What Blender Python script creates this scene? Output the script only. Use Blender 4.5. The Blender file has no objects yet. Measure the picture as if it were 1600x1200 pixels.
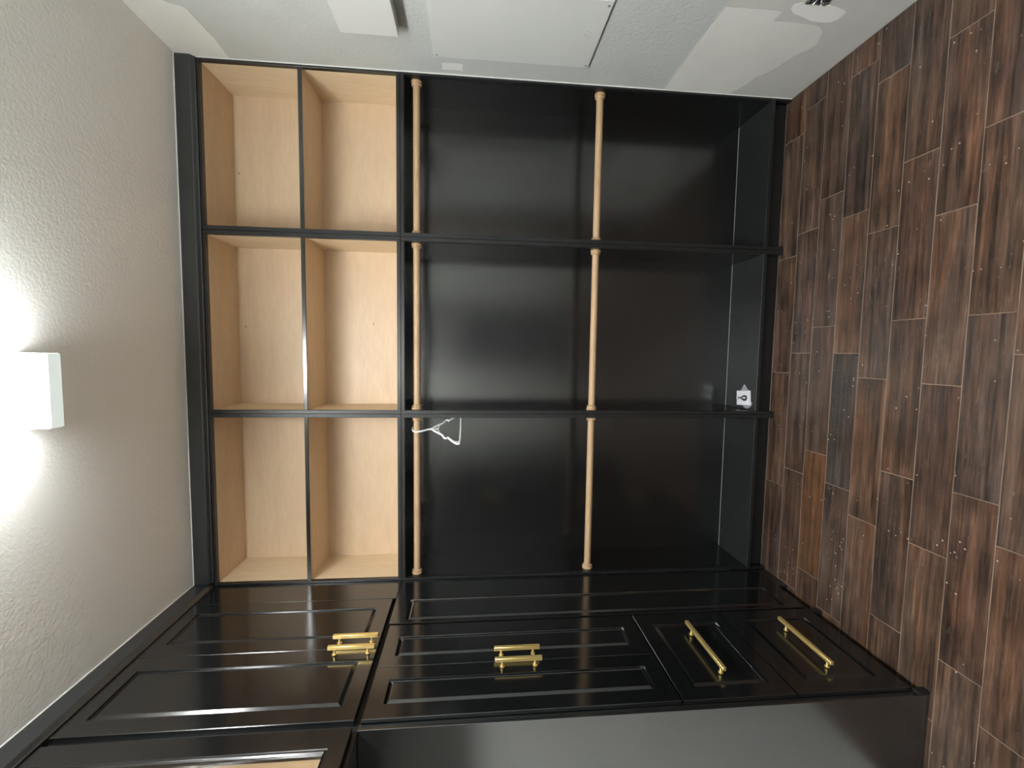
import bpy, bmesh, math, random
from mathutils import Vector, Matrix
random.seed(7)
S = bpy.context.scene
C = S.collection

# ------------------------------------------------------------------ camera
f_px = 686.23
YAW, PITCH, ROLL = 0.0723, -0.0908, 0.0078
cam_d = bpy.data.cameras.new('camera')
cam = bpy.data.objects.new('camera', cam_d); C.objects.link(cam)
cam_d.sensor_fit = 'HORIZONTAL'; cam_d.sensor_width = 36.0
cam_d.lens = f_px * 36.0 / 1600.0
cam_d.clip_start = 0.01
cy, sy, cp, sp = math.cos(YAW), math.sin(YAW), math.cos(PITCH), math.sin(PITCH)
fw = Vector((-sy * cp, cy * cp, sp)); rt = Vector((cy, sy, 0)); up = rt.cross(fw)
c_, s_ = math.cos(ROLL), math.sin(ROLL)
R_, U_ = rt * c_ + up * s_, -rt * s_ + up * c_
m = Matrix((-U_, R_, -fw)).transposed().to_4x4()        # phone held on its side: picture left is up
m.translation = Vector((0.9676, -1.8223, 1.336))
cam.matrix_world = m
S.camera = cam

# ------------------------------------------------------------------ light, exposure
w = bpy.data.worlds.new('world'); S.world = w; w.use_nodes = True
w.node_tree.nodes['Background'].inputs[0].default_value = (0.85, 0.86, 0.88, 1)
w.node_tree.nodes['Background'].inputs[1].default_value = 0.04
S.view_settings.view_transform = 'Standard'; S.view_settings.look = 'None'
S.view_settings.gamma = 1; S.view_settings.use_curve_mapping = False
S.view_settings.exposure = 1.72
LENS_EMIT = 15.5

# ------------------------------------------------------------------ dimensions
H = 2.44; W = 2.0515; XWL = -0.385; YF = -3.45; YB = 0.262
ZS = 1.625                                   # seam between upper and lower units

# ------------------------------------------------------------------ materials
def mat(name):
    mt = bpy.data.materials.new(name); mt.use_nodes = True
    n = mt.node_tree.nodes; return mt, n, mt.node_tree.links, n['Principled BSDF']
def node(n, t, **k):
    a = n.new(t)
    for q, v in k.items():
        if q.startswith('i_'):
            a.inputs[q[2:].replace('_', ' ')].default_value = v
        else: setattr(a, q, v)
    return a
def noise(n, l, coord, scale, detail=3, rough=.55, mapscale=None, dist=0):
    src = coord
    if mapscale:
        mp = n.new('ShaderNodeMapping'); mp.inputs['Scale'].default_value = mapscale
        l.new(coord, mp.inputs[0]); src = mp.outputs[0]
    t = n.new('ShaderNodeTexNoise'); t.inputs['Scale'].default_value = scale
    t.inputs['Detail'].default_value = detail; t.inputs['Roughness'].default_value = rough
    t.inputs['Distortion'].default_value = dist
    l.new(src, t.inputs['Vector']); return t.outputs['Fac']
def ramp(n, l, fac, stops):
    r = n.new('ShaderNodeValToRGB'); e = r.color_ramp.elements
    while len(e) < len(stops): e.new(.5)
    for a, (p, c) in zip(e, stops): a.position = p; a.color = (*c, 1)
    l.new(fac, r.inputs[0]); return r.outputs[0]
def bump(n, l, bs, h, strength, dist):
    b = n.new('ShaderNodeBump'); b.inputs['Strength'].default_value = strength
    b.inputs['Distance'].default_value = dist
    l.new(h, b.inputs['Height']); l.new(b.outputs[0], bs.inputs['Normal'])
def lin(r, g, b):
    q = lambda v: ((v / 255 + .055) / 1.055) ** 2.4 if v > 10 else v / 255 / 12.92
    return (q(r), q(g), q(b))

def m_plain(name, col, rough=.5, metal=0, ior=1.5, nscale=0, nstr=.1, ndist=.001, vary=.0):
    mt, n, l, b = mat(name)
    b.inputs['Roughness'].default_value = rough; b.inputs['Metallic'].default_value = metal
    b.inputs['IOR'].default_value = ior
    co = n.new('ShaderNodeTexCoord').outputs['Object']
    if vary:
        f = noise(n, l, co, 6, 4)
        cc = ramp(n, l, f, [(.3, tuple(c * (1 - vary) for c in col)), (.7, tuple(min(1, c * (1 + vary)) for c in col))])
        l.new(cc, b.inputs['Base Color'])
    else: b.inputs['Base Color'].default_value = (*col, 1)
    if nscale: bump(n, l, b, noise(n, l, co, nscale, 3), nstr, ndist)
    return mt

def m_black(name, rough, ior=1.9, k=1.0):
    mt, n, l, b = mat(name)
    co = n.new('ShaderNodeTexCoord').outputs['Object']
    b.inputs['IOR'].default_value = ior
    cc = ramp(n, l, noise(n, l, co, 9, 5), [(.3, (.0085 * k, .0095 * k, .0102 * k)), (.75, (.0125 * k, .0138 * k, .0148 * k))])
    l.new(cc, b.inputs['Base Color'])
    rr = node(n, 'ShaderNodeMapRange'); rr.inputs[3].default_value = rough * .85; rr.inputs[4].default_value = rough * 1.2
    l.new(noise(n, l, co, 4, 4), rr.inputs[0]); l.new(rr.outputs[0], b.inputs['Roughness'])
    bump(n, l, b, noise(n, l, co, 160, 2), .05, .0006)
    return mt
BLACK = m_black('black_lacquer', .15, 1.95, .55)
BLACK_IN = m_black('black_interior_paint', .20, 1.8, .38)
BLACK_TRIM = m_black('black_trim_paint', .30, 1.6, .8)
BLACK_END = m_black('black_end_panel_lacquer', .22, 2.5, .7)
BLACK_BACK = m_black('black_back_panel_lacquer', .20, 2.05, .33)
CROWN = m_black('black_crown_paint', .33, 1.75, 2.2)
DECKP = m_black('black_deck_paint', .42, 1.5, 1.0)
TOE_GAP = m_plain('black_toe_kick_and_gap_shade', (.006, .006, .006), .6)  # toe kicks, and frames whose colour carries the shade of door gaps

def m_wood(name, lo, hi, axis_scale, rough=.45, fine=1.0):
    mt, n, l, b = mat(name)
    co = n.new('ShaderNodeTexCoord').outputs['Object']
    f1 = noise(n, l, co, 3, 5, .6, axis_scale, .3)
    f2 = noise(n, l, co, 14 * fine, 4, .6, axis_scale)
    mx = node(n, 'ShaderNodeMath', operation='MULTIPLY_ADD'); mx.inputs[1].default_value = .45
    l.new(f2, mx.inputs[0]); 
    mm = node(n, 'ShaderNodeMath', operation='MULTIPLY'); mm.inputs[1].default_value = .55
    l.new(f1, mm.inputs[0]); l.new(mm.outputs[0], mx.inputs[2])
    l.new(ramp(n, l, mx.outputs[0], [(.33, lo), (.62, hi)]), b.inputs['Base Color'])
    b.inputs['Roughness'].default_value = rough
    return mt
MAPLE = m_wood('maple_plywood_lengthwise', (.62, .455, .30), (.70, .535, .365), (1.2, 6, 6))
MAPLE_V = m_wood('maple_plywood_upright', (.65, .50, .325), (.74, .59, .40), (6, 6, 1.2))
ROD = m_wood('oak_rod_wood', (.40, .25, .13), (.58, .40, .24), (1.0, 22, 22), .5, 1.6)
KNOT = m_plain('wood_knot', (.42, .27, .14), .6)

CEIL = m_plain('ceiling_orange_peel_paint', (.94, .935, .915), .8, nscale=110, nstr=.4, ndist=.003)
WALLR = m_plain('wall_orange_peel_paint', (.51, .533, .515), .7, nscale=85, nstr=.35, ndist=.003, vary=.03)
WALLF = m_plain('smooth_wall_paint', (.80, .81, .77), .65, nscale=40, nstr=.08, ndist=.001)
MUD = m_plain('joint_compound', (.71, .71, .675), .85, nscale=25, nstr=.1, ndist=.001, vary=.04)
MUD2 = m_plain('fresh_joint_compound', (.78, .78, .755), .85, nscale=25, nstr=.1, ndist=.001, vary=.03)
PRIMER = m_plain('skimmed_drywall', (.56, .56, .53), .8, vary=.03)
WHITE = m_plain('white_enamel', (.61, .625, .605), .4)
CAULK = m_plain('white_caulk', (.85, .85, .82), .6)
GREYSEAM = m_plain('pale_grey_seam', (.40, .43, .44), .5)
BRASS = m_plain('brushed_brass', (.95, .70, .27), .38, .8, nscale=300, nstr=.04, ndist=.0003)
STEEL = m_plain('galvanised_steel', (.6, .6, .6), .3, 1.0)
PLASTIC = m_plain('white_plastic', (.85, .85, .86), .35)
CARD = m_plain('white_card', (.82, .82, .88), .5)
CABLE = m_plain('black_cable', (.02, .02, .025), .4)
SMUDGE = m_plain('dust_smudge', (.06, .065, .068), .8)

def m_film():
    mt, n, l, b = mat('clear_plastic_film')
    b.inputs['Base Color'].default_value = (.75, .75, .85, 1); b.inputs['Roughness'].default_value = .2
    b.inputs['Alpha'].default_value = .35; return mt
FILM = m_film()
def m_glass():
    mt, n, l, b = mat('clear_glass')
    tr = n.new('ShaderNodeBsdfTransparent'); gl = n.new('ShaderNodeBsdfGlossy'); gl.inputs['Roughness'].default_value = .02
    fr_ = n.new('ShaderNodeFresnel'); ge = n.new('ShaderNodeNewGeometry'); io = n.new('ShaderNodeMapRange')
    io.inputs[3].default_value = 1.45; io.inputs[4].default_value = 1 / 1.45
    l.new(ge.outputs['Backfacing'], io.inputs[0]); l.new(io.outputs[0], fr_.inputs[0])
    mx = n.new('ShaderNodeMixShader'); l.new(fr_.outputs[0], mx.inputs[0])
    l.new(tr.outputs[0], mx.inputs[1]); l.new(gl.outputs[0], mx.inputs[2])
    l.new(mx.outputs[0], n['Material Output'].inputs[0]); return mt
GLASS = m_glass()
def m_emit(name, col, s):
    mt, n, l, b = mat(name)
    b.inputs['Base Color'].default_value = (.9, .9, .9, 1)
    b.inputs['Emission Color'].default_value = (*col, 1); b.inputs['Emission Strength'].default_value = s
    return mt
LENS = m_emit('lit_acrylic_lens', (.97, 1.0, .98), LENS_EMIT)
CAPM = m_emit('glowing_end_cap', (.80, .95, .92), .17)

def m_plank():
    mt, n, l, b = mat('hand_scraped_dark_wood')
    tc = n.new('ShaderNodeTexCoord'); oi = n.new('ShaderNodeObjectInfo')
    sc = node(n, 'ShaderNodeVectorMath', operation='SCALE'); sc.inputs[3].default_value = 37.0
    cmb = n.new('ShaderNodeCombineXYZ')
    l.new(oi.outputs['Random'], cmb.inputs[0]); l.new(oi.outputs['Random'], cmb.inputs[1])
    l.new(cmb.outputs[0], sc.inputs[0])
    add = node(n, 'ShaderNodeVectorMath', operation='ADD')
    l.new(tc.outputs['Object'], add.inputs[0]); l.new(sc.outputs[0], add.inputs[1])
    co = add.outputs[0]
    f1 = noise(n, l, co, 1.0, 4, .6, (2.2, 42, 1), .4)
    f2 = noise(n, l, co, 1.0, 5, .65, (9, 150, 1), .2)
    f3 = noise(n, l, co, 7.0, 3, .6)
    a = node(n, 'ShaderNodeMath', operation='MULTIPLY_ADD'); a.inputs[1].default_value = .50
    bb = node(n, 'ShaderNodeMath', operation='MULTIPLY_ADD'); bb.inputs[1].default_value = .28
    cc = node(n, 'ShaderNodeMath', operation='MULTIPLY'); cc.inputs[1].default_value = .22
    l.new(f3, cc.inputs[0]); l.new(f2, bb.inputs[0]); l.new(cc.outputs[0], bb.inputs[2])
    l.new(f1, a.inputs[0]); l.new(bb.outputs[0], a.inputs[2])
    base = ramp(n, l, a.outputs[0], [(.38, (.014, .011, .0095)), (.45, (.043, .028, .021)), (.53, (.086, .055, .040)), (.63, (.165, .108, .078))])
    f4 = noise(n, l, co, 1.0, 3, .55, (1.6, 16, 1), .5)
    hue = ramp(n, l, f4, [(.32, (.78, .86, .95)), (.47, (1, .98, .97)), (.56, (1.07, .98, .92)), (.68, (1.25, 1.04, .86))])
    hm = node(n, 'ShaderNodeMix', data_type='RGBA', blend_type='MULTIPLY'); hm.inputs[0].default_value = 1
    l.new(base, hm.inputs[6]); l.new(hue, hm.inputs[7])
    mul = node(n, 'ShaderNodeMix', data_type='RGBA', blend_type='MULTIPLY'); mul.inputs[0].default_value = 1
    l.new(hm.outputs[2], mul.inputs[6]); l.new(oi.outputs['Color'], mul.inputs[7])
    # paint specks and scuffs that lie on the boards
    v = n.new('ShaderNodeTexVoronoi'); v.inputs['Scale'].default_value = 42
    l.new(co, v.inputs['Vector'])
    lt = node(n, 'ShaderNodeMath', operation='LESS_THAN'); lt.inputs[1].default_value = .11
    l.new(v.outputs['Distance'], lt.inputs[0])
    gate = noise(n, l, co, 8, 2)
    gt = node(n, 'ShaderNodeMath', operation='GREATER_THAN'); gt.inputs[1].default_value = .55
    l.new(gate, gt.inputs[0])
    mk = node(n, 'ShaderNodeMath', operation='MULTIPLY'); l.new(lt.outputs[0], mk.inputs[0]); l.new(gt.outputs[0], mk.inputs[1])
    sc2 = noise(n, l, co, 1, 6, .75, (14, 60, 1), 1.5)
    st = node(n, 'ShaderNodeMapRange'); st.inputs[1].default_value = .60; st.inputs[2].default_value = .78; st.inputs[4].default_value = .35
    l.new(sc2, st.inputs[0])
    mxx = node(n, 'ShaderNodeMath', operation='MAXIMUM')
    mk2 = node(n, 'ShaderNodeMath', operation='MULTIPLY'); mk2.inputs[1].default_value = .8
    l.new(mk.outputs[0], mk2.inputs[0]); l.new(mk2.outputs[0], mxx.inputs[0]); l.new(st.outputs[0], mxx.inputs[1])
    mix = node(n, 'ShaderNodeMix', data_type='RGBA'); mix.inputs[7].default_value = (.42, .38, .34, 1)
    l.new(mxx.outputs[0], mix.inputs[0]); l.new(mul.outputs[2], mix.inputs[6])
    l.new(mix.outputs[2], b.inputs['Base Color'])
    rr = node(n, 'ShaderNodeMapRange'); rr.inputs[3].default_value = .32; rr.inputs[4].default_value = .5
    l.new(f3, rr.inputs[0]); l.new(rr.outputs[0], b.inputs['Roughness'])
    bump(n, l, b, a.outputs[0], .35, .002)
    return mt
PLANK = m_plank()
SUBFLOOR = m_plain('dusty_floor_joint', (.24, .175, .13), .8, vary=.35)

# ------------------------------------------------------------------ mesh helpers
def link(name, bm, m_, parent=None, org=(0, 0, 0), smooth=False, auto=False):
    bmesh.ops.recalc_face_normals(bm, faces=bm.faces)
    me = bpy.data.meshes.new(name)
    base = Vector(org)
    if parent is not None:
        base = root_org(parent)
    bmesh.ops.translate(bm, verts=bm.verts, vec=-base)
    bm.to_mesh(me); bm.free()
    if smooth:
        for p in me.polygons: p.use_smooth = True
    me.materials.append(m_)
    o = bpy.data.objects.new(name, me); C.objects.link(o)
    if parent is not None: o.parent = parent
    else: o.location = base
    return o
def root_org(o):
    v = Vector((0, 0, 0))
    while o is not None: v += o.location; o = o.parent
    return v
def abox(bm, x0, x1, y0, y1, z0, z1, bev=0, seg=1):
    r = bmesh.ops.create_cube(bm, size=1)
    vs = r['verts']
    bmesh.ops.scale(bm, verts=vs, vec=(abs(x1 - x0), abs(y1 - y0), abs(z1 - z0)))
    bmesh.ops.translate(bm, verts=vs, vec=((x0 + x1) / 2, (y0 + y1) / 2, (z0 + z1) / 2))
    if bev:
        es = {e for v in vs for e in v.link_edges}
        bmesh.ops.bevel(bm, geom=list(es), offset=bev, segments=seg, profile=.5, affect='EDGES')
def box(name, x0, x1, y0, y1, z0, z1, m_, parent=None, bev=0, org=(0, 0, 0)):
    bm = bmesh.new(); abox(bm, x0, x1, y0, y1, z0, z1, bev)
    return link(name, bm, m_, parent, org)
def tube(bm, pts, r, seg=10, closed=False):
    pts = [Vector(p) for p in pts]; n = len(pts)
    rs = r if isinstance(r, (list, tuple)) else [r] * n
    rings = []; prev = None
    for i, p in enumerate(pts):
        if closed: t = (pts[(i + 1) % n] - pts[i - 1])
        else: t = pts[min(i + 1, n - 1)] - pts[max(i - 1, 0)]
        t.normalize()
        if prev is None:
            a = Vector((0, 0, 1)) if abs(t.z) < .9 else Vector((1, 0, 0))
            u = t.cross(a).normalized()
        else:
            u = (prev - t * prev.dot(t)).normalized()
        prev = u; v = t.cross(u)
        rings.append([bm.verts.new(p + (u * math.cos(k * 2 * math.pi / seg) + v * math.sin(k * 2 * math.pi / seg)) * rs[i]) for k in range(seg)])
    rng = range(n) if closed else range(n - 1)
    for i in rng:
        A, B = rings[i], rings[(i + 1) % n]
        for k in range(seg): bm.faces.new((A[k], A[(k + 1) % seg], B[(k + 1) % seg], B[k]))
    if not closed:
        bm.faces.new(rings[0]); bm.faces.new(rings[-1][::-1])
def lathe(bm, prof, org, axis, seg=24):
    """prof: (distance along axis, radius)"""
    org = Vector(org); ax = Vector(axis).normalized()
    a = Vector((0, 0, 1)) if abs(ax.z) < .9 else Vector((1, 0, 0))
    u = ax.cross(a).normalized(); v = ax.cross(u)
    rings = [[bm.verts.new(org + ax * d + (u * math.cos(k * 2 * math.pi / seg) + v * math.sin(k * 2 * math.pi / seg)) * r) for k in range(seg)] for d, r in prof]
    for A, B in zip(rings, rings[1:]):
        for k in range(seg): bm.faces.new((A[k], A[(k + 1) % seg], B[(k + 1) % seg], B[k]))
    bm.faces.new(rings[0]); bm.faces.new(rings[-1][::-1])
def prism(bm, poly, axis, d0, d1):
    """poly of 2-D points extruded along an axis: 'x': (y,z), 'y': (x,z), 'z': (x,y)"""
    def P(a, b, d): return {'x': (d, a, b), 'y': (a, d, b), 'z': (a, b, d)}[axis]
    A = [bm.verts.new(P(a, b, d0)) for a, b in poly]; B = [bm.verts.new(P(a, b, d1)) for a, b in poly]
    bm.faces.new(A); bm.faces.new(B[::-1]); n = len(poly)
    for i in range(n): bm.faces.new((A[i], A[(i + 1) % n], B[(i + 1) % n], B[i]))
def smooth_some(o, ang=35):
    me = o.data
    for p in me.polygons: p.use_smooth = True
    me.set_sharp_from_angle(angle=math.radians(ang))

def thing(name, label, cat, loc, group=None):
    o = bpy.data.objects.new(name, None); C.objects.link(o); o.location = loc
    o.empty_display_size = .05
    o['label'] = label; o['category'] = cat
    if group: o['group'] = group
    return o
def struct(o): o['kind'] = 'structure'; return o
def tag(o, label, cat, group=None):
    o['label'] = label; o['category'] = cat
    if group: o['group'] = group
    return o

# ------------------------------------------------------------------ the room
T = .10
floor = struct(box('floor', XWL - T, W + T, YF - T, YB + T, -.06, -.0010, SUBFLOOR))
ceiling = struct(box('ceiling', XWL - T, W + T, YF - T, YB + T, H, H + .08, CEIL))
wall_right = struct(box('wall_right', W, W + T, YF, YB, -.0010, H, WALLR))
struct(box('wall_left', XWL - T, XWL, YF, YB, -.0010, H, WALLF))
struct(box('wall_back', XWL - T, W + T, YB, YB + T, -.0010, H, WALLF))
# wall behind the camera with an open doorway to the next room
fr = struct(box('wall_front', XWL - T, .72, YF - T, YF, -.0010, H, WALLF))
box('lintel', .72, 1.62, YF - T, YF, 2.03, H, WALLF, fr)
box('wall_return', 1.62, W + T, YF - T, YF, -.0010, H, WALLF, fr)
# brown door leaf folded back against the right wall, behind the camera
d1 = struct(box('door_1', W - .075, W - .035, -1.95, -1.16, .01, 2.03, m_plain('brown_door_stain', (.10, .055, .032), .4, nscale=12, nstr=.1)))

# floor boards: regular courses 0.1095 m wide, 0.488 m long, joints as in the photograph
RW, RL = .1095, .488
offs = [.409, .493, .594, .493, .409, .110, .404, .109, .004]
def plank_mesh(L, wd):
    bm = bmesh.new(); g = .0012
    abox(bm, -L / 2 + g, L / 2 - g, -wd / 2 + g, wd / 2 - g, -.012, 0, 0)
    top = [e for e in bm.edges if all(v.co.z > -.001 for v in e.verts)]
    bmesh.ops.bevel(bm, geom=top, offset=.0006, segments=1, affect='EDGES')
    bmesh.ops.translate(bm, verts=bm.verts, vec=(0, 0, 0.0))
    me = bpy.data.meshes.new('plank'); bm.to_mesh(me); bm.free(); me.materials.append(PLANK); return me
pm = {}
tints = [(1, 1, 1), (1.1, 1.04, 1.0), (.88, .87, .87), (1.1, .99, .9), (.95, .98, 1.02), (1.15, 1.06, .96), (.86, .85, .87), (1.08, .97, .92), (1.03, 1.05, 1.08)]
special = {(2, .594 - .244): (1.35, 1.05, .68), (3, .979 - .244): (.62, .72, .82), (1, .981 + .244): (1.12, 1.12, 1.2), (4, .41 + .244): (1.2, 1.05, .9)}
y = .028; r = 0
ys = [(.028, .028 + RW, -1), (.028 + RW, .028 + 2 * RW, -2)]
rows = [(.028 - (i + 1) * RW, .028 - i * RW, i) for i in range(33)]
for (a, b, i) in rows + [(.028, .135, -1)]:
    if b < YF: continue
    a = max(a, YF)
    o0 = offs[i] if 0 <= i < 9 else random.random() * RL
    x = o0 - RL * math.ceil((o0 - XWL) / RL)
    while x < W - .001:
        x0, x1 = max(x, XWL), min(x + RL, W)
        if x1 - x0 > .01:
            k = (round(x1 - x0, 4), round(b - a, 4))
            if k not in pm: pm[k] = plank_mesh(*k)
            p = bpy.data.objects.new('plank', pm[k]); C.objects.link(p)
            p.parent = floor; p.location = ((x0 + x1) / 2, (a + b) / 2, 0)
            tt = random.choice(tints); q = random.uniform(.9, 1.12)
            for (ri, xc), tv in special.items():
                if ri == i and abs(xc - (x0 + x1) / 2) < .12: tt, q = tv, 1
            p.color = (tt[0] * q, tt[1] * q, tt[2] * q, 1)
        x += RL

# right wall: patches of joint compound, thin but real layers
def patch(name, poly, t, m_, off=0.0):
    bm = bmesh.new(); prism(bm, poly, 'x', W - off - t, W - off)
    return link(name, bm, m_, wall_right)
def rag(poly, amp, n=5, seed=1, closed=False):
    rnd = random.Random(seed); out = []
    for i, p in enumerate(poly):
        if not closed and i == len(poly) - 1: out.append(p); break
        q = poly[(i + 1) % len(poly)]
        L = math.hypot(q[0] - p[0], q[1] - p[1])
        k = max(1, int(L / .03)) if L > .06 else 1
        for j in range(k):
            t = j / k; a = amp if j else 0
            out.append((p[0] + (q[0] - p[0]) * t + rnd.uniform(-a, a), p[1] + (q[1] - p[1]) * t + rnd.uniform(-a, a)))
    return out
patch('plaster_patch', [(-.004, 2.439), (-.004, 2.250)] + rag([(-.022, 2.250), (-.11, 2.244), (-.186, 2.252), (-.249, 2.257)], .003, seed=3) + [(-.262, 2.30), (-.30, 2.345), (-.55, 2.36), (-.9, 2.36), (-.9, 2.439)], .0009, MUD)
low = [(-.004, .569)] + rag([(-.012, .569), (-.283, .566), (-.466, .560), (-.7, .556), (-1.2, .57)], .004, seed=5) + [(-1.2, .004), (-.004, .004)]
patch('plaster_patch', low, .0009, PRIMER)
fresh = [(-.004, .29), (-.03, .272), (-.075, .252), (-.123, .247), (-.15, .222), (-.187, .203), (-.225, .196), (-.261, .182), (-.29, .160), (-.314, .152), (-.34, .163), (-.372, .178), (-.392, .205),
         (-.398, .235), (-.397, .262), (-.401, .30), (-.398, .335), (-.397, .372), (-.436, .372), (-.438, .40), (-.438, .50), (-.436, .556), (-.3, .558), (-.004, .561)]
patch('plaster_patch', fresh, .0007, MUD, .0009)
fr2 = [(-.415, .185), (-.411, .205), (-.412, .25), (-.428, .30), (-.436, .332), (-.452, .352), (-.468, .355), (-.478, .34), (-.478, .25), (-.475, .22), (-.466, .185), (-.457, .172), (-.44, .172), (-.425, .176)]
patch('plaster_patch', fr2, .0007, MUD2, .0009)
patch('plaster_patch', rag([(-.067, 1.458), (-.028, 1.459), (-.029, 1.383), (-.068, 1.381)], .002, seed=8, closed=True), .0008, MUD)

# ------------------------------------------------------------------ trims
def crown(name, along, a0, a1):
    # profile (out from the face, height)
    pr = [(0, 2.372), (-.004, 2.372), (-.006, 2.376), (-.0155, 2.383), (-.0175, 2.387), (-.0175, 2.4395), (0, 2.4395)]
    bm = bmesh.new()
    if along == 'x':
        def P(a, q): return (a, q[0], q[1])
    else:
        def P(a, q): return (-q[0] + 0.0, a, q[1])
    A = [bm.verts.new(P(a0, q)) for q in pr]; B = [bm.verts.new(P(a1, q)) for q in pr]
    bm.faces.new(A); bm.faces.new(B[::-1])
    for i in range(len(pr)):
        bm.faces.new((A[i], A[(i + 1) % len(pr)], B[(i + 1) % len(pr)], B[i]))
    return struct(link(name, bm, CROWN))
crown('trim_1', 'x', .0185, W - .0032)
crown('trim_2', 'y', -2.0, 0)
struct(box('trim_3', W - .003, W - .0002, -.0035, -.0002, .002, 2.371, CAULK))
bm = bmesh.new(); abox(bm, .018, W - .0002, -.0205, -.0178, H - .0025, H - .0002); abox(bm, .0178, .0205, -2.0, -.0205, H - .0025, H - .0002)
struct(link('trim_4', bm, CAULK))

# ------------------------------------------------------------------ back wall units
Z1, Z2, Z3, Z4, Z5, Z6 = 2.362, 2.0085, 1.9936, 1.6397, 1.610, .0877
FT = .019
cols = [(.0008, .7080, .0098, .693, 'left'), (.7086, 1.4215, .7235, 1.4053, 'middle'), (1.4221, W - .0001, 1.4382, 2.0416, 'right')]
near = {'left': 'beside the doored cabinets', 'middle': 'between the other two columns', 'right': 'against the pale patched wall'}
DB = .2313
for (a0, a1, i0, i1, side) in cols:
    u = thing('upper_cabinet', f'open maple cabinet of two stacked cubbies, {side} column, {near[side]}', 'cabinet', ((a0 + a1) / 2, .12, ZS), 'open cubby cabinets along the top of the back wall')
    z0, z1 = ZS + .0004, 2.3715
    e = .0004
    # black face frame
    box('stile', a0, i0, 0, FT, z0, z1, BLACK_TRIM, u, .0008)
    box('stile', i1, a1, 0, FT, z0, z1, BLACK_TRIM, u, .0008)
    box('rail', i0, i1, 0, FT, Z1, z1, BLACK_TRIM, u, .0006)
    box('rail', i0, i1, 0, FT, z0, Z4, BLACK_TRIM, u, .0008)
    box('shelf_edge', i0, i1, 0.0, .006, Z3, Z2, BLACK, u, .0012)
    y0, y1 = FT, DB
    # maple box, flush with the openings
    box('side_panel', a0, i0, y0, y1, z0, z1, MAPLE_V, u)
    box('side_panel', i1, a1, y0, y1, z0, z1, MAPLE_V, u)
    box('top_panel', i0, i1, y0, y1, Z1, z1, MAPLE, u)
    box('bottom_panel', i0, i1, y0, y1, z0, Z4, MAPLE, u)
    box('back_panel', a0, a1, y1, y1 + .006, z0, z1, MAPLE, u)
    box('shelf', i0, i1, .006, y1, Z3, Z2, MAPLE, u)
    # small knots in the plywood back
    for (kx, kz, kr) in [(1.7205, 2.3427, .0045), (1.0652, 2.3345, .004), (1.0876, 1.7818, .004)]:
        if a0 < kx < a1:
            bm = bmesh.new(); lathe(bm, [(0, kr), (.0005, kr * .8)], (kx, y1 - .0001, kz), (0, -1, 0), 10)
            if kz < 1.8: bmesh.ops.scale(bm, verts=bm.verts, vec=(2.0, 1, .6), space=Matrix.Translation((-kx, 0, -kz)))
            link('knot', bm, KNOT, u)

for (a0, a1, i0, i1, side) in cols:
    u = thing('wardrobe_unit', f'tall open black hanging bay with two wooden rods, {side} column, {near[side]}', 'wardrobe', ((a0 + a1) / 2, .12, 0), 'open black hanging bays')
    z1 = ZS - .0004
    box('stile', a0, i0, 0, FT, .0, z1, BLACK_TRIM, u, .0008)
    box('stile', i1, a1, 0, FT, .0, z1, BLACK_TRIM, u, .0008)
    box('rail', i0, i1, 0, FT, Z5, z1, BLACK_TRIM, u, .0008)
    box('deck', i0, i1, .001, DB, Z6 - .0165, Z6, DECKP, u, .0008)
    box('side_panel', a0, i0, FT, DB, 0, z1, BLACK_IN, u)
    box('side_panel', i1, a1, FT, DB, 0, z1, BLACK_IN, u)
    box('top_panel', i0, i1, FT, DB, Z5, z1, BLACK_IN, u)
    box('back_panel', a0, a1, DB, DB + .006, 0, z1, BLACK_BACK, u)
    box('toe_kick', i0, i1, .034, .048, .0, Z6 - .0168, TOE_GAP, u)
    box('seam_strip', i0 + .001, i1 - .001, DB - .0016, DB - .0001, Z6 + .0001, Z6 + .0015, GREYSEAM, u)  # thin pale grey strip where deck meets back panel
    if side == 'left':
        bm = bmesh.new()
        prism(bm, [(.205, 1.575), (.225, 1.578), (.245, 1.568), (.262, 1.545), (.268, 1.53), (.255, 1.535), (.235, 1.548), (.215, 1.555), (.20, 1.552)], 'y', DB - .0003, DB - .00005)
        link('dust_smudge', bm, SMUDGE, u)

# ------------------------------------------------------------------ closet rods
def rod(i0, i1, z, yc, label):
    u = thing('closet_rod', label, 'closet rod', ((i0 + i1) / 2, yc, z), 'round wooden closet rods')
    bm = bmesh.new(); rr = .0145
    lathe(bm, [(0, rr), (i1 - i0 - .006, rr)], (i0 + .003, yc, z), (1, 0, 0), 28)
    smooth_some(link('pole', bm, ROD, u))
    for (xx, dr) in ((i0, 1), (i1, -1)):
        bm = bmesh.new()
        prof = [(.0002, .0215), (.004, .0225), (.0075, .0215), (.009, .0185), (.011, .0185), (.0125, .0205), (.0155, .0205), (.018, .0175), (.0185, .0150)]
        lathe(bm, prof, (xx, yc, z), (dr, 0, 0), 28)
        smooth_some(link('socket', bm, ROD, u), 30)
names = {'left': 'left', 'middle': 'middle', 'right': 'right'}
for (a0, a1, i0, i1, side) in cols:
    rod(i0, i1, 1.566, .046, f'upper wooden rod of the {side} black hanging bay' + (', with the white hanger on it' if side == 'left' else ''))
    rod(i0, i1, .815, .046, f'lower wooden rod of the {side} black hanging bay, at mid height')

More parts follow.
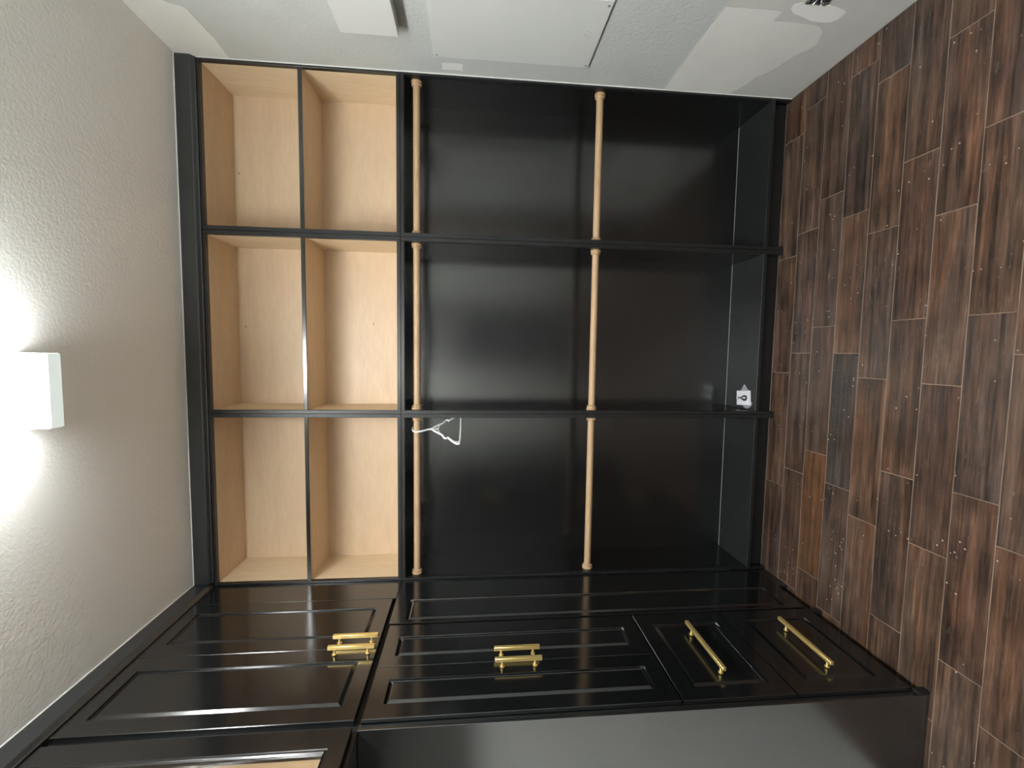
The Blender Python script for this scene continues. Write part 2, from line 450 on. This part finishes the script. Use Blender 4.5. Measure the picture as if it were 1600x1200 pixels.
# ------------------------------------------------------------------ left-hand cabinets
XF = 0.0; XFR = -.018; XB = XWL + .002; DT = .0178
def door_bm(y0, y1, z0, z1, st_y, st_z, x=XF, th=DT, ry=None, rz=None, hole=False):
    """framed door on the plane x; ry, rz = edges of the sunk panel"""
    ry = ry or (y0 + st_y, y1 - st_y); rz = rz or (z0 + st_z, z1 - st_z)
    bm = bmesh.new()
    def ring(a0, a1, b0, b1, d):
        return [bm.verts.new((d, a, b)) for a, b in ((a0, b0), (a1, b0), (a1, b1), (a0, b1))]
    e = .0012
    rings = [ring(y0, y1, z0, z1, x - th), ring(y0, y1, z0, z1, x - e), ring(y0 + e, y1 - e, z0 + e, z1 - e, x)]
    prof = [(0, 0), (.0010, -.0032), (.0020, -.0062), (.0038, -.0072), (.0052, -.0068), (.0150, -.0014), (.0158, -.0012)]
    if hole: prof = [(0, 0), (.0012, -.0022), (.0035, -.0026), (.0065, -.0012), (.009, -.0045), (.010, -.010), (.010, -th)]
    for i, dd in prof:
        rings.append(ring(ry[0] + i, ry[1] - i, rz[0] + i, rz[1] - i, x + dd))
    for A, B in zip(rings, rings[1:]):
        for k in range(4): bm.faces.new((A[k], A[(k + 1) % 4], B[(k + 1) % 4], B[k]))
    if hole:
        A, B = rings[-1], rings[0]
        for k in range(4): bm.faces.new((A[k], A[(k + 1) % 4], B[(k + 1) % 4], B[k]))
    else:
        bm.faces.new(rings[-1]); bm.faces.new(rings[0][::-1])
    return bm
def handle(parent, p0, p1, posts, label='brushed brass bar handle'):
    """square bar with two round posts on flared feet; x from the door face"""
    bm = bmesh.new(); xb = .0255; s = .0060
    if abs(p1[1] - p0[1]) > .01: abox(bm, xb - s, xb + s, p0[0], p1[0], p0[1] - s, p0[1] + s, .0011) if False else None
    (ya, za), (yb, zb) = p0, p1
    if abs(zb - za) > abs(yb - ya): abox(bm, xb - s, xb + s, ya - s, ya + s, za, zb, .0012)
    else: abox(bm, xb - s, xb + s, ya, yb, za - s, za + s, .0012)
    for (py, pz) in posts:
        lathe(bm, [(0.0001, .0040), (.0018, .0040), (.0021, .0074), (.0044, .0076), (.0052, .0046), (.0075, .0039), (.0205, .0037)], (0, py, pz), (1, 0, 0), 16)
    o = link('handle', bm, BRASS, parent); smooth_some(o, 40); o['label'] = label
    return o

# corner filler above and long sunk panel below it
u = thing('corner_filler', 'plain narrow black filler strip in the corner beside the upper doors', 'filler strip', (-.01, -.066, ZS))
box('filler_board', XFR, XF, -.1325, -.0004, ZS + .0004, 2.3715, BLACK, u, .0008)
box('filler_return', -.34, XFR, -.1325, -.116, ZS + .0004, 2.3715, BLACK, u)
u = thing('filler_panel', 'tall narrow black panel with one long sunk field, in the corner beside the double doors', 'panel', (-.01, -.15, 0))
link('panel_board', door_bm(-.2960, -.0004, .040, ZS - .0008, .03, .05, ry=(-.276, -.148), rz=(.115, 1.569)), BLACK, u)
box('panel_foot', XF - DT, XF - .0005, -.1415, -.0004, .0, .0395, BLACK_TRIM, u, .0006)
box('toe_kick', -.045, -.034, -.30, -.142, .0, .0395, TOE_GAP, u)
box('panel_leg', XF - DT, XF - .0008, -.330, -.302, .0, .034, BLACK_TRIM, u, .0006)

# upper two-door cabinet
u = thing('upper_cabinet', 'black upper cabinet with two sunk-panel doors and brass bar handles, under the crown', 'cabinet', (-.15, -.43, ZS))
y0, y1 = -.7265, -.1335
box('stile', XFR - .018, XFR, y0, y0 + .03, ZS + .0004, 2.3715, TOE_GAP, u)  # frame painted darker so its colour supplies the shade between doors
box('stile', XFR - .018, XFR, y1 - .03, y1, ZS + .0004, 2.3715, TOE_GAP, u)
box('rail', XFR - .018, XFR, y0 + .03, y1 - .03, ZS + .0004, ZS + .03, TOE_GAP, u)
box('rail', XFR - .018, XFR, y0 + .03, y1 - .03, 2.35, 2.3715, TOE_GAP, u)
box('side_panel', XB, XFR - .018, y0, y0 + .012, ZS + .0004, 2.3715, BLACK_IN, u)
box('side_panel', XB, XFR - .018, y1 - .012, y1, ZS + .0004, 2.3715, BLACK_IN, u)
box('bottom_panel', XB, XFR - .018, y0 + .012, y1 - .012, ZS + .0004, ZS + .0154, BLACK_IN, u)
box('top_panel', XB, XFR - .018, y0 + .012, y1 - .012, 2.356, 2.3715, BLACK_IN, u)
d = link('door', door_bm(-.4195, -.1345, 1.637, 2.371, .055, .05, ry=(-.362, -.192), rz=(1.684, 2.325)), BLACK, u)
handle(d, (-.3935, 1.639), (-.3935, 1.785), [(-.3935, 1.661), (-.3935, 1.7646)])
d = link('door', door_bm(-.706, -.4210, 1.637, 2.371, .055, .05, ry=(-.657, -.480), rz=(1.681, 2.327)), BLACK, u)
handle(d, (-.4485, 1.639), (-.4485, 1.785), [(-.4485, 1.661), (-.4485, 1.7646)])

# tower with two doors over two drawers
u = thing('tower_cabinet', 'tall black cabinet with double doors over two drawers, all with brass bar handles', 'cabinet', (-.18, -.52, 0))
y0, y1 = -.7265, -.3035
box('end_panel', XB, -.012, y0 - .0, y0 + .018, .0, ZS - .0008, BLACK_END, u, .0008)
box('side_panel', XB, XFR - .018, y1 - .016, y1, .04, ZS - .0008, BLACK_IN, u)
box('stile', XFR - .018, XFR, y1 - .016, y1, .036, ZS - .0008, TOE_GAP, u)  # this stile and the rails below: gap shade painted in near-black
for (za, zb) in ((ZS - .03, ZS - .0008), (.722, .756), (.378, .408), (.036, .06)):
    box('rail', XFR - .018, XFR, y0 + .018, y1 - .016, za, zb, TOE_GAP, u)
box('back_panel', XB, XB + .006, y0 + .018, y1 - .016, .04, ZS - .0008, BLACK_IN, u)
box('bottom_panel', XB + .006, XFR - .018, y0 + .018, y1 - .016, .04, .055, BLACK_IN, u)
box('toe_kick', -.050, -.040, y0 + .018, -.331, 0, .036, TOE_GAP, u)
box('foot', -.0115, -.0005, y0, y0 + .020, 0, .036, TOE_GAP, u, .001)
d = link('door', door_bm(-.5125, -.3060, .7425, 1.619, .05, .05, ry=(-.466, -.371), rz=(.797, 1.574)), BLACK, u)
handle(d, (-.4885, 1.113), (-.4885, 1.259), [(-.4885, 1.1345), (-.4885, 1.2365)])
d = link('door', door_bm(-.706, -.5142, .7425, 1.619, .05, .05, ry=(-.658, -.565), rz=(.795, 1.572)), BLACK, u)
handle(d, (-.5402, 1.113), (-.5402, 1.259), [(-.5402, 1.1345), (-.5402, 1.2365)])
d = link('drawer', door_bm(-.707, -.3055, .3985, .7375, .05, .05, ry=(-.659, -.366), rz=(.447, .686)), BLACK, u)
handle(d, (-.631, .5735), (-.395, .5735), [(-.6125, .5735), (-.4315, .5735)])
d = link('drawer', door_bm(-.707, -.3055, .0400, .3950, .05, .05, ry=(-.657, -.361), rz=(.099, .332)), BLACK, u)
handle(d, (-.631, .2250), (-.395, .2250), [(-.6125, .2250), (-.4315, .2250)])

# glass fronted wall cabinet nearer the camera
XG = XFR - .005
u = thing('glass_cabinet', 'black wall cabinet with a glazed door and maple inside, hung past the double doors', 'cabinet', (-.18, -1.10, 1.63))
y0, y1 = -1.55, -.7275
zb, zt = 1.628, 2.3715
box('side_panel', XB, XG, y1 - .014, y1, zb, zt, MAPLE_V, u)
box('side_panel', XB, XG, y0, y0 + .014, zb, zt, MAPLE_V, u)
box('top_panel', XB, XG, y0 + .014, y1 - .014, zt - .014, zt, MAPLE_V, u)
box('bottom_panel', XB, XG, y0 + .014, y1 - .014, zb, zb + .014, MAPLE_V, u)
box('back_panel', XB, XB + .005, y0 + .014, y1 - .014, zb + .014, zt - .014, MAPLE_V, u)
box('underside_skin', XB, XFR, y0, y1, zb - .003, zb, BLACK_TRIM, u)
box('rail', XG, XFR, y0, y1, zb, zb + .03, BLACK_TRIM, u)
box('rail', XG, XFR, y0, y1, zt - .03, zt, BLACK_TRIM, u)
box('stile', XG, XFR, y1 - .03, y1, zb + .03, zt - .03, BLACK_TRIM, u)
box('stile', XG, XFR, y0, y0 + .03, zb + .03, zt - .03, BLACK_TRIM, u)
box('shelf', XB + .005, XFR - .035, y0 + .014, y1 - .014, 2.0, 2.014, MAPLE_V, u)
d = link('door', door_bm(y0 + .3, y1 - .001, 1.636, 2.371, .055, .05, ry=(y0 + .355, -.785), rz=(1.679, 2.33), hole=True), BLACK, u)
box('glass_pane', XF - .0145, XF - .0115, y0 + .366, -.796, 1.690, 2.319, GLASS, d)
d = link('door', door_bm(y0 + .001, y0 + .298, 1.636, 2.371, .055, .05, hole=True), BLACK, u)
box('glass_pane', XF - .0145, XF - .0115, y0 + .067, y0 + .232, 1.697, 2.310, GLASS, d)
bm = bmesh.new(); abox(bm, -.050, -.020, y1 - .030, y1 - .014, 1.735, 1.747, .001); abox(bm, -.044, -.030, y1 - .036, y1 - .030, 1.731, 1.751, .001)
link('hinge', bm, STEEL, u)

# matching black tower on the near side of the open nook, behind the camera's edge of view
u = thing('tower_cabinet', 'plain black full-height cabinet at the near end of the open nook', 'cabinet', (-.18, -2.1, 0))
box('end_panel', XB, XFR, -1.572, -1.554, 0, 2.3715, BLACK_IN, u)
box('end_panel', XB, XFR, -2.60, -2.582, 0, 2.3715, BLACK_IN, u)
box('back_panel', XB, XB + .006, -2.582, -1.572, .05, 2.3715, BLACK_IN, u)
box('top_panel', XB + .006, XFR, -2.582, -1.572, 2.355, 2.3715, BLACK_IN, u)
box('bottom_panel', XB + .006, XFR, -2.582, -1.572, .05, .066, BLACK_IN, u)
for (a, b) in ((-2.078, -1.556), (-2.598, -2.081)):
    d = link('door', door_bm(a, b, .045, 2.371, .055, .055), BLACK, u)

# ------------------------------------------------------------------ right wall fittings
u = thing('access_panel', 'flat white screwed-on access cover on the pale right wall', 'access panel', (W, -.27, 1.2))
bm = bmesh.new()
prism(bm, [(-.112, 1.484), (-.112, .909), (-.431, .909), (-.431, 1.484)], 'x', W - .009, W - .0001)
bmesh.ops.bevel(bm, geom=[e for e in bm.edges if all(v.co.x < W - .008 for v in e.verts)], offset=.002, segments=2, affect='EDGES')
link('cover', bm, WHITE, u)
for (yy, zz) in ((-.126, 1.473), (-.127, .922), (-.413, .922), (-.413, 1.473)):
    bm = bmesh.new(); lathe(bm, [(0, .0042), (.001, .0040), (.0022, .0025), (.0026, .0008)], (W - .0091, yy, zz), (-1, 0, 0), 14)
    smooth_some(link('screw', bm, STEEL, u), 50)
bm = bmesh.new()
for k, (dy, dz) in enumerate([(0, 0), (.006, .012), (.0, .024), (-.010, .006), (-.016, .018), (-.026, .004), (-.030, .016)]):
    tube(bm, [(W - .0092, -.258 - .02 + dy * 1.4, .938 + dz), (W - .0096, -.262 - .02 + dy * 1.4, .943 + dz), (W - .0092, -.268 - .02 + dy * 1.4, .941 + dz)], .0009, 6)
link('embossed_mark', bm, WHITE, u)

u = thing('wall_box', 'shallow white boxed-out panel high on the right wall, above the access cover', 'wall box', (W, -.7, 1.59))
bm = bmesh.new(); abox(bm, W - .044, W - .0001, -1.05, -.254, 1.588, 1.776, .001)
link('box_shell', bm, WHITE, u)

u = thing('junction_box', 'open steel electrical box with wire ends, set low in the patched right wall', 'electrical box', (W, -.52, .296))
bm = bmesh.new()
for (a, b, c, dd) in ((-.60, -.481, .262, .265), (-.60, -.481, .327, .330), (-.484, -.481, .265, .327), (-.60, -.597, .265, .327)):
    abox(bm, W - .006, W - .0017, a, b, c, dd)
link('box_rim', bm, STEEL, u)
box('cavity_shade', W - .0024, W - .0017, -.597, -.484, .265, .327, CABLE, u)  # flat black plate; its colour paints the shade inside the box
for k, (a, b) in enumerate(((.275, .290), (.30, .322), (.312, .27))):
    bm = bmesh.new(); tube(bm, [(W - .004, -.492 - .01 * k, a), (W - .012, -.488, (a + b) / 2), (W - .008, -.50 - .012 * k, b)], .0018, 8)
    link('wire', bm, [PLASTIC, STEEL, CABLE][k], u)
for zz in (.268, .324):
    bm = bmesh.new(); abox(bm, W - .009, W - .006, -.496, -.482, zz - .004, zz + .004, .0008); link('mounting_ear', bm, STEEL, u)

# ------------------------------------------------------------------ ceiling light
def ceiling_light(yn, yf, label):
    u = thing('ceiling_light', label, 'ceiling light', (.858, (yn + yf) / 2, H))
    xc, hw = .858, .092
    def lens_poly(hw, zb, zt=H - .024, c=1.0): return [(xc - hw, zt), (xc - hw, zb + .014 * c), (xc - hw + .004 * c, zb + .005 * c), (xc - hw + .013 * c, zb), (xc + hw - .013 * c, zb), (xc + hw - .004 * c, zb + .005 * c), (xc + hw, zb + .014 * c), (xc + hw, zt)]
    box('base_pan', xc - hw + .004, xc + hw - .004, yn + .0305, yf - .0365, H - .0235, H - .0004, WHITE, u)
    bm = bmesh.new(); prism(bm, lens_poly(hw - .003, 2.356), 'y', yn + .03, yf - .036); smooth_some(link('lens', bm, LENS, u), 50)
    for (a, b) in ((yf - .036, yf), (yn, yn + .03)):
        bm = bmesh.new(); prism(bm, lens_poly(hw, 2.352, H - .0006, .35), 'y', a, b)
        bmesh.ops.bevel(bm, geom=[e for e in bm.edges if abs(e.verts[0].co.y - e.verts[1].co.y) < 1e-5], offset=.0012, segments=2, affect='EDGES')
        link('end_cap', bm, CAPM, u)
ceiling_light(-1.88, -.635, 'lit white wraparound ceiling light with a translucent lens')
ceiling_light(-3.30, -2.06, 'added unseen fill light behind the first, towards the doorway')  # fixture out of view behind the camera, added to fill the room with light

# ------------------------------------------------------------------ white hanger
hx, hy, hz = .639, .042, 1.566
dv = Vector((-.469, -.883, 0)).normalized()            # towards the near tip
u = thing('clothes_hanger', 'white plastic clothes hanger on the upper left rod, beside the divider', 'hanger', (hx, hy, 1.39))
def hp(s, z): return Vector((hx, hy, 0)) + dv * s + Vector((0, 0, z))
rc = .0190
hc = Vector((hx, .046, hz))                          # the rod's axis, inside the hook
hook = [hp(0, 1.500), hp(.004, 1.520), hp(.013, 1.540)]
for k in range(11):
    a = k * math.pi * 1.15 / 10
    hook.append(hc + dv * math.cos(a) * .0220 + Vector((0, 0, math.sin(a) * .0188)))
bm = bmesh.new(); tube(bm, hook, [.0040] * len(hook), 10)
smooth_some(link('hook', bm, PLASTIC, u), 60)
def arm(s):
    return [hp(0, 1.503), hp(s * .012, 1.494), hp(s * .034, 1.466), hp(s * .044, 1.455), hp(s * .054, 1.452), hp(s * .062, 1.446), hp(s * .063, 1.438), hp(s * .055, 1.436),
            hp(s * .066, 1.427), hp(s * .080, 1.415), hp(s * .092, 1.403), hp(s * .0985, 1.393), hp(s * .0965, 1.384)]
bm = bmesh.new()
for s in (1, -1): tube(bm, arm(s), [.0046] * 7 + [.0042, .0048, .0054, .0056, .0050, .0044], 10)
tube(bm, [hp(-.030, 1.470), hp(-.014, 1.474), hp(0, 1.478), hp(.014, 1.474), hp(.030, 1.470)], .0026, 8)
tube(bm, [hp(0, 1.500), hp(0, 1.478)], .0026, 8)
smooth_some(link('shoulder_arms', bm, PLASTIC, u), 60)
bm = bmesh.new()
tube(bm, [hp(.0965, 1.386), hp(.07, 1.3835), hp(0, 1.3825), hp(-.07, 1.3835), hp(-.0965, 1.386)], .0036, 10)
for s in (1, -1): tube(bm, [hp(s * .082, 1.410), hp(s * .084, 1.396), hp(s * .086, 1.386)], .0020, 8)
smooth_some(link('bottom_bar', bm, PLASTIC, u), 60)

# ------------------------------------------------------------------ packet left on the deck
u = thing('hardware_packet', 'small white card packet with a black cord loop, left on the middle bay floor', 'packet', (.775, .075, Z6))
bm = bmesh.new(); abox(bm, .742, .808, .035, .128, Z6 + .0006, Z6 + .010, .0012)
link('card', bm, CARD, u)
bm = bmesh.new()
prism(bm, [(.806, .112), (.838, .082), (.806, .050)], 'z', Z6 + .0003, Z6 + .0012)
link('bag_corner', bm, FILM, u)
bm = bmesh.new()
rnd = random.Random(4)
poly = [(.744, .098), (.735, .090), (.728, .074), (.727, .056), (.734, .040), (.744, .030), (.756, .026), (.756, .033), (.746, .036)]
prism(bm, poly, 'z', Z6 + .0003, Z6 + .0020)
bmesh.ops.triangulate(bm, faces=bm.faces)
link('bag_edge', bm, FILM, u)
u.rotation_euler.z = .095
zc = Z6 + .0118
for k, (w1, w2) in enumerate(((.011, -.012), (.0085, -.009), (.006, -.0055))):
    bm = bmesh.new()
    tube(bm, [(.775 + .003, .112, zc), (.775, .100, zc), (.775 + w1, .070, zc + k * .0012), (.775 + w1 * .9, .054, zc + k * .0012), (.775, .048, zc + k * .0012), (.775 + w2, .056, zc + k * .0012), (.775 + w2, .072, zc + k * .0012), (.776, .100, zc), (.772, .114, zc)], .0017, 6)
    link('cord', bm, CABLE, u)
bm = bmesh.new(); tube(bm, [(.775 + .008 * math.cos(a), .119 + .007 * math.sin(a), zc) for a in [i * math.pi / 5 for i in range(10)]], .0009, 6, True)
link('cord_tie', bm, STEEL, u)
